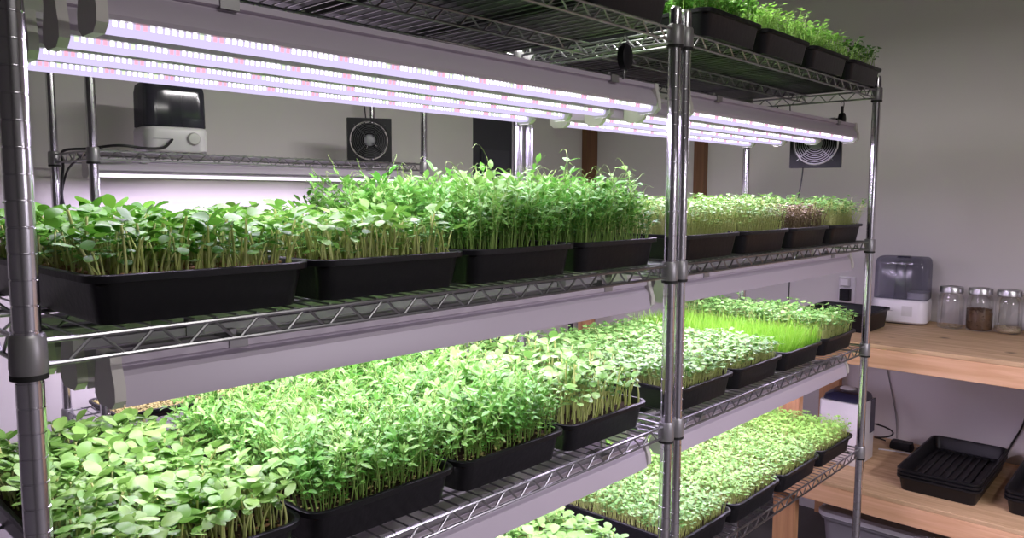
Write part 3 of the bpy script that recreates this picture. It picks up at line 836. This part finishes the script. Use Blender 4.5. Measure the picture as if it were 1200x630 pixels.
def toward(x, y): return math.atan2(CAM[1] - y, CAM[0] - x) + PI / 2
F1 = (BX + 1.02, BYU + .13, OZ + .265 + DECK + .083)
fan1 = fan(F1, toward(F1[0], F1[1]) * .85, 'square black fan with wire guard standing on the back rack\'s shelf')
F2 = (2.50, .225, OZ + .365)
fan2 = fan(F2, toward(F2[0], F2[1]) - .12, 'square black fan hanging behind the lit bars beside the right end post', .168, 0., 'wire')

# ------------------------------------------------------------------ cords, ratchets, small things
def cord(name, pts, r, mat, label, cat='cord', group=None, parent=None):
    P_ = [Vector(p) for p in pts]; out = []
    for i in range(len(P_) - 1):
        p0, p1, p2, p3 = P_[max(0, i - 1)], P_[i], P_[i + 1], P_[min(len(P_) - 1, i + 2)]
        for k in range(6):
            t = k / 6
            out.append(.5 * ((2 * p1) + (p2 - p0) * t + (2 * p0 - 5 * p1 + 4 * p2 - p3) * t * t + (3 * p1 - p0 - 3 * p2 + p3) * t ** 3))
    out.append(P_[-1])
    mb = MB(); mb.tube(out, r, 6); o = mb.build(name, M[mat], smooth=60)
    if parent:
        bpy.context.view_layer.update(); o.parent = parent; o.matrix_parent_inverse = parent.matrix_world.inverted()
    else: tag(o, label, cat, group)
    return o
def ratchet(x, y, ztop, zbot, label):
    t = empty('rope_ratchet', (x, y, zbot)); H = ztop - zbot; tag(t, label, 'ratchet hanger', 'rope ratchets holding the bars')
    mb = MB(); zc = H * .45
    mb.loft([[(.017 * q * math.cos(2 * PI * k / 14), yy, zc + .024 * q * math.sin(2 * PI * k / 14)) for k in range(14)] for yy, q in ((-.009, .8), (-.007, 1), (.007, 1), (.009, .8))])
    mb.build('ratchet_body', M['black'], t, smooth=40)
    mb = MB(); mb.box(-.006, .006, -.0022, .0022, zc + .02, H - .012); mb.build('strap', M['rubber'], t, smooth=0)
    mb = MB(); mb.tube([(0, 0, zc - .022), (-.004, 0, zc - .034), (-.006, 0, zc - .042), (.002, 0, 0.004), (.008, 0, .008)], .0016, 6); mb.tube([(0, -.004, H - .014), (0, -.005, H - .002), (0, .001, H + .004), (0, .005, H - .002)], .0016, 6)
    mb.build('hook', M['wire'], t, smooth=60)
ratchet(1.052, .03, ZS['top'] + .004, OZ + .352 + .066, 'black rope ratchet hanging the left front bar near the middle posts')
ratchet(2.405, .105, ZS['top'] + .004, OZ + .385, 'black rope ratchet hanging from the top shelf beside the right end post')
cord('hanging_cord', [(2.41, .330, ZS['top'] + .01), (2.408, .325, ZS['top'] - .02), (2.395, .312, ZS['top'] - .055)], .0018, 'rubber', 'short black cord hanging from the right rack\'s top shelf, further from the end post', group='cords hanging from the top shelf')
cord('hanging_cord', [(2.41, .285, ZS['top'] + .01), (2.408, .282, ZS['top'] - .02), (2.40, .270, ZS['top'] - .060)], .0018, 'rubber', 'short black cord hanging from the right rack\'s top shelf, nearer the end post', group='cords hanging from the top shelf')
cord('hanging_cord', [(1.20, .44, ZS['top'] + .03), (1.19, .41, ZS['top'] + .0), (1.16, .385, ZS['top'] - .03), (1.12, .38, ZS['top'] - .05)], .0025, 'rubber', 'black cord loop behind the left bars near the top of the back posts')
cord('fan_cord', [(F2[0] - .02, F2[1] + .035, F2[2] - .08), (F2[0] - .02, F2[1] + .04, F2[2] - .14), (F2[0] - .03, F2[1] + .06, F2[2] - .32), (F2[0] + .05, F2[1] + .1, OZ - .33)], .0026, 'rubber', None, parent=fan2)
cord('fan_cord', [(F1[0], F1[1] + .02, F1[2] + .08), (F1[0], F1[1] + .03, F1[2] + .14), (F1[0] - .02, F1[1] + .05, F1[2] + .30), (F1[0] - .02, BY - .012, F1[2] + .5)], .0022, 'rubber', None, parent=fan1)
sz = OZ + .265
cord('power_cord', [(.845, BYU + .14, sz + .075), (.81, BYU + .10, sz + .085), (.76, BYU + .05, sz + .055), (.70, BYU + .03, sz + .048), (.62, BYU + .02, sz + .052), (.575, BYU + .12, sz + .045), (.55, BYU + .26, sz + .042), (.56, BYU + .3, sz + .0), (.55, BYU + .29, sz - .10), (.58, BYU + .29, sz - .22), (.60, BYU + .28, sz - .40)], .0042, 'rubber', None, parent=hb_)
cord('black_cable', [(.585, BYU + .05, sz + .042), (.575, BYU + .2, sz + .02), (.565, BYU + .30, sz - .03), (.555, BYU + .315, sz - .16), (.575, BYU + .30, sz - .5)], .0035, 'rubber', 'second black cord looping down the back rack\'s left rear post')
cord('black_cable', [(.47, BY - .02, OZ - .10), (.45, BY - .015, OZ - .25), (.48, BY - .012, OZ - .34), (.49, BY - .012, OZ - .55), (.50, BY - .03, .004)], .003, 'rubber', 'thin black cord on the wall below the left end of the white bar')
cord('wall_cable', [(RX - .006, .235, UBZ - .1), (RX - .006, .205, UBZ - .25), (RX - .006, .165, UBZ - .43), (RX - .006, .155, UBZ - .535)], .0025, 'greycable', 'thin grey cable running down the wall between the two bench levels')
cord('wall_cable', [(RX - .01, -.335, UBZ - .10), (RX - .01, -.315, UBZ - .34), (RX - .008, -.275, UBZ - .46), (RX - .01, -.245, UBZ - .535)], .0038, 'rubber', 'black cable on the wall behind the empty trays')
t = empty('power_adapter', (3.235, .10, LBZ + .0005)); tag(t, 'black power adapter with cord lying on the lower bench by the wall', 'power adapter')
mb = MB(); mb.loft([rrect(0, 0, .05, .085, .01, 0, 3), rrect(0, 0, .054, .09, .012, .012, 3), rrect(0, 0, .046, .08, .01, .034, 3)]); mb.build('adapter_body', M['black'], t, smooth=40)
mb = MB(); mb.tube([(.03 * math.cos(a) + .004, .075 + .03 * math.sin(a) * 1.2, .012 + .004 * k) for k, a in enumerate(np.linspace(0, 9, 22))], .0035, 6); mb.build('coiled_cord', M['rubber'], t, smooth=60)
cord('white_cable', [(3.16, .17, LBZ + .004), (3.185, .08, LBZ + .004), (3.19, .00, LBZ + .004), (3.25, .01, LBZ + .004), (3.30, .06, LBZ + .004)], .0032, 'cable', 'white cable lying on the lower bench beside the black adapter')
# outlet on the right wall
t = empty('wall_outlet', (RX, .398, OZ - .24)); tag(t, 'white wall outlet above the upper bench behind the end post', 'outlet')
mb = MB(); mb.loft([[(x, y, z) for y, z in ((-.037, -.06), (.037, -.06), (.037, .06), (-.037, .06))] for x in (-.0005, -.004)] + [[(-.0065, y, z) for y, z in ((-.034, -.057), (.034, -.057), (.034, .057), (-.034, .057))]]); mb.build('cover_plate', M['white'], t, smooth=0)
for dz in (-.02, .02):
    mb = MB(); mb.loft([[(x, .017 * math.cos(2 * PI * k / 16), dz + .014 * math.sin(2 * PI * k / 16)) for k in range(16)] for x in (-.006, -.0085)]); mb.build('socket', M['offwhite'], t, smooth=40)
t = empty('plug_adapter', (RX - .009, .398, OZ - .262)); tag(t, 'square black plug in the wall outlet', 'plug')
mb = MB(); mb.loft([[(x, y * s, z * s) for y, z in ((-.022, -.026), (.022, -.026), (.022, .026), (-.022, .026))] for x, s in ((0, 1), (-.026, 1), (-.03, .88))]); mb.build('plug_body', M['black'], t, smooth=0)
t = empty('plug_adapter', (RX - .009, .402, OZ - .205)); tag(t, 'white plug above the square black plug', 'plug')
mb = MB(); mb.loft([[(x, y * s, z * s) for y, z in ((-.020, -.018), (.020, -.018), (.020, .018), (-.020, .018))] for x, s in ((0, 1), (-.022, .95), (-.026, .8))]); mb.build('plug_body', M['white'], t, smooth=0)
# storage tote under the bench
t = empty('storage_tote', (2.93, -.06, .0005)); tag(t, 'grey storage tote with pale lid on the floor under the lower bench', 'tote')
mb = MB(); H = .255
mb.loft([rrect(0, 0, .34, .56, .03, 0), rrect(0, 0, .38, .60, .035, H - .03), rrect(0, 0, .40, .62, .04, H - .028), rrect(0, 0, .40, .62, .04, H - .002)]); mb.build('bin', M['tote'], t, smooth=40)
mb = MB(); mb.loft([rrect(0, 0, .405, .625, .04, H - .016), rrect(0, 0, .415, .635, .042, H - .014), rrect(0, 0, .415, .635, .042, H + .003), rrect(0, 0, .38, .60, .035, H + .009), rrect(0, 0, .36, .58, .03, H + .004)]); mb.build('lid', M['totelid'], t, smooth=40)
# posts seen low behind the left rack
mb = MB(); mb.loft([rrect(3.168, 1.74, .040, .088, .003, 0, 2), rrect(3.168, 1.74, .040, .088, .003, OZ - .12, 2)]); tag(mb.build('wooden_post', M['stud'], smooth=30), 'short brown wooden post by the back wall, beside a thin black pole', 'post')
mb = MB(); mb.lathe([(.022, 0), (.022, .01), (.0135, .014), (.0135, OZ - .15), (.010, OZ - .145)], (3.03, 1.74, 0), 14); tag(mb.build('black_pole', M['rubber'], smooth=40), 'thin black pole by the back wall, left of the brown wooden post', 'pole')

# ------------------------------------------------------------------ ceiling lamp above the top trays (outside the frame) and two fill lights added over the aisle
def offscreen_light(x, y, z, L, power, label, col):
    t = empty('unseen_light', (x, y, z)); tag(t, label, 'ceiling light')
    mb = MB(); mb.prism([(-.02, .05), (.02, .05), (.06, .0), (-.06, .0)], -L / 2, L / 2); mb.build('housing', M['housing'], t, smooth=30)
    mb = MB(); mb.prism([(-.05, -.001), (.05, -.001), (.03, -.014), (-.03, -.014)], -L / 2 + .01, L / 2 - .01); mb.build('diffuser', M['lens_far'], t, smooth=30)
    for s in (-1, 1):
        mb = MB(); mb.tube([(s * L * .4, 0, .048), (s * L * .4, 0, CZ - z)], .002, 6); mb.build('hanging_wire', M['wire'], t)
    ld = bpy.data.lights.new('lamp', 'AREA'); ld.shape = 'RECTANGLE'; ld.size = L - .04; ld.size_y = .08; ld.energy = power; ld.color = col
    lo = bpy.data.objects.new('lamp', ld); C.objects.link(lo); lo.parent = t; lo.location = (0, 0, -.018)
offscreen_light(1.45, .26, OZ + .90, 1.15, 26, 'hanging light above the top trays', (1, .95, .96))
offscreen_light(1.5, -1.75, OZ + .30, 1.1, 52, 'unseen fill light added over the aisle opposite the racks', (.96, .88, 1.0))  # added unseen lamp, low, to brighten the lower wall and bench
offscreen_light(.6, -1.6, CZ - .12, 1.1, 16, 'unseen ceiling fill light added over the aisle', (1, .96, .93))  # added unseen lamp for weak ambient fill

# ------------------------------------------------------------------ camera, world, view
yaw, pitch, roll, F = 8.188000e-01, -9.530000e-02, 3.400000e-03, 899.0
cd = bpy.data.cameras.new('camera'); cam = bpy.data.objects.new('camera', cd); C.objects.link(cam)
f = Vector((math.sin(yaw) * math.cos(pitch), math.cos(yaw) * math.cos(pitch), math.sin(pitch)))
r = Vector((math.cos(yaw), -math.sin(yaw), 0)); u = r.cross(f)
r2 = r * math.cos(roll) + u * math.sin(roll); u2 = -r * math.sin(roll) + u * math.cos(roll)
mw = Matrix.Identity(4)
for i in range(3): mw[i][0] = r2[i]; mw[i][1] = u2[i]; mw[i][2] = -f[i]
mw.translation = Vector((-.2183, -.8570, .1799 + OZ))
cam.matrix_world = mw
cd.sensor_width = 36; cd.lens = F / 1200 * 36; cd.clip_start = .02; cd.clip_end = 50
S = bpy.context.scene; S.camera = cam
w = bpy.data.worlds.new('World'); S.world = w; w.use_nodes = True
w.node_tree.nodes['Background'].inputs['Color'].default_value = (.03, .03, .032, 1)
w.node_tree.nodes['Background'].inputs['Strength'].default_value = 1
S.view_settings.view_transform = 'Standard'; S.view_settings.look = 'None'; S.view_settings.gamma = 1; S.view_settings.exposure = .2
try: S.view_settings.use_curve_mapping = False
except Exception: pass
